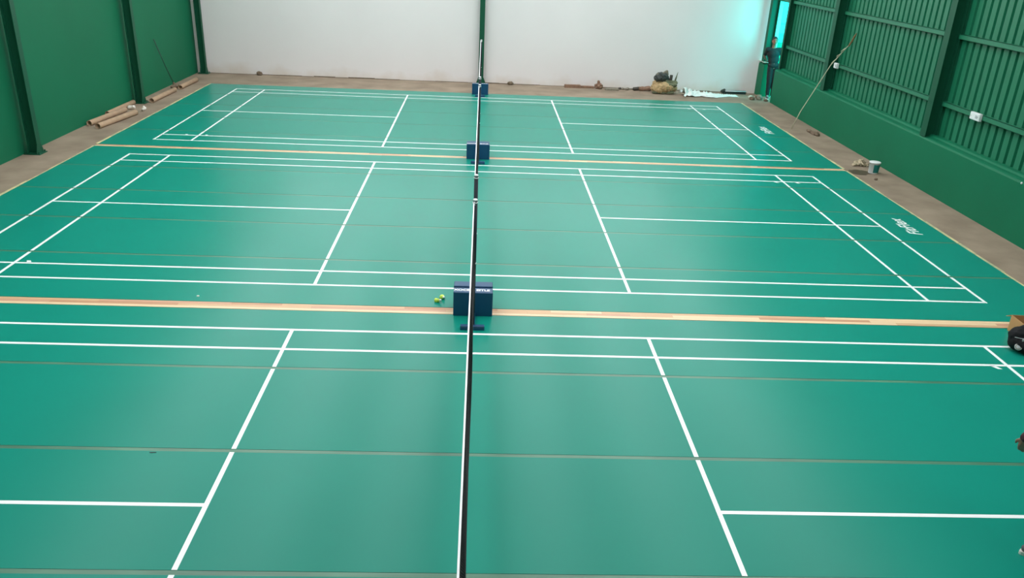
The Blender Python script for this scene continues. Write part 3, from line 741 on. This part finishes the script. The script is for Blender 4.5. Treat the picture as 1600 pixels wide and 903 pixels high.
# carton and bag at the right edge
t = thing('carton', 'open brown cardboard carton behind the black bag at the right edge', 'carton', (6.70, -3.985, TZ + .002), math.radians(-3))
W, D, H, th = .46, .25, .20, .006
for nm, c, d in (('side_panel', (-W / 2, 0, H / 2), (th, D, H)), ('side_panel', (W / 2, 0, H / 2), (th, D, H)), ('end_panel', (0, -D / 2, H / 2), (W, th, H)), ('end_panel', (0, D / 2, H / 2), (W, th, H)), ('bottom', (0, 0, .006), (W, D, th))):
    G().box(c, d).build(nm, M['card2'], t)
G().box((0, 0, .03), (W - .02, D - .02, .03)).build('inside_padding', M['cardin'], t)
for c, d, e in (((0, -D / 2 - .05, H - .05), (W, th, .14), ('X', math.radians(-45))), ((W / 2 + .06, 0, H - .055), (th, D, .17), ('Y', math.radians(-45))), ((0, D / 2 + .05, H - .03), (W, th, .12), ('X', math.radians(60)))):
    G().box(c, d, mtx=Matrix.Rotation(e[1], 3, e[0])).build('flap', M['card2'], t)
t = thing('backpack', 'black bag with a round grey badge in front of the carton at the right edge', 'bag', (6.39, -4.40, TZ + .002), math.radians(-6))
bb = blob('body', [((-.14, 0, .11), .11, (.16, 0, .11), .11), ((-.13, .04, .17), .12, (.17, .04, .19), .13), ((-.11, -.06, .09), .09, (.16, -.07, .09), .09), ((-.02, .06, .22), .11, (.16, .06, .24), .11)], .013, M['blackcloth'], t, noise=.012, cut=0.0)
from mathutils.bvhtree import BVHTree
bv = BVHTree.FromPolygons([v.co.copy() for v in bb.data.vertices], [tuple(p.vertices) for p in bb.data.polygons])
def on_bag(p, d=(.55, .8, -.25), off=.002):
    h = bv.ray_cast(Vector(p) - Vector(d), Vector(d).normalized())
    return h[0] + h[1] * off, h[1]
q, nn = on_bag((-.185, -.10, .095))
Rb = Vector((-.45, -.72, .5)).normalized().to_track_quat('Z', 'Y').to_matrix()
b = G().lathe([(0, .006), (.036, .006), (.040, 0), (.040, -.014)], 24, q, Rb).build('badge', M['badge'], t)
G().lathe([(.024, .0065), (.026, .008), (.030, .008), (.032, .0065)], 24, q, Rb).build('badge_ring', M['grey'], b)
G().tube([on_bag((-.23 + .03 * i, -.05 - .012 * i, .185))[0] for i in range(9)], .004, 6).build('zip', M['badge'], t)
q, nn = on_bag((-.15, -.09, .17))
G().box(q, (.024, .012, .036)).build('zip_pull', M['badge'], t)
G().tube([(-.05, .08, .33), (0, .08, .39), (.08, .08, .39), (.12, .08, .33)], .011, 8).build('handle', M['blackcloth'], t)

# shuttlecocks and bits on the floor
def shuttle(loc, rz, tilt, label):
    t = thing('shuttlecock', label, 'shuttlecock', loc, rz, group='yellow shuttlecocks by the wide wooden strip')
    R = Matrix.Rotation(tilt, 3, 'Y'); c = (0, 0, .031)
    G().lathe([(.0135, .0), (.018, .018), (.026, .040), (.033, .062), (.0318, .062), (.025, .040), (.017, .018)], 24, c, R).build('skirt', M['shuttle'], t)
    g = G()
    for k in range(16):
        a = 2 * PI * k / 16
        g.tube([Vector(c) + R @ Vector((.0135 * math.cos(a), .0135 * math.sin(a), 0)), Vector(c) + R @ Vector((.0335 * math.cos(a), .0335 * math.sin(a), .063))], .0012, 4)
    g.build('ribs', M['shuttle'], t)
    G().lathe([(0, -.026), (.006, -.025), (.011, -.020), (.0135, -.012), (.0135, .002), (0, .002)], 18, c, R).build('cork', M['capw'], t)
    G().lathe([(.0137, -.004), (.0142, -.002), (.0142, .002), (.0137, .004)], 18, c, R).build('band', M['shuttle'], t)
shuttle((-.365, -3.385, TZ + .002), 1.9, math.radians(112), 'yellow nylon shuttlecock, the farther of two touching near the blue box')
shuttle((-.405, -3.475, TZ + .002), 2.5, math.radians(112), 'yellow nylon shuttlecock with white cork, the nearer of two near the blue box')
tag(G().cbox((0, 0, .006), (.03, .022, .012), .004).build('paper_bit', M['paper'], None, (-3.30, -3.47, TZ)), 'tiny white bit of paper on the green mat near the wide wooden strip', 'paper')
tag(G().prism([(-.03, 0), (-.01, -.006), (.03, .002), (.02, .007), (-.02, .006)], 0, .003).build('tape_scrap', M['black'], None, (-2.65, -6.66, TZ)), 'tiny black scrap of tape on the nearest court seam', 'scrap')
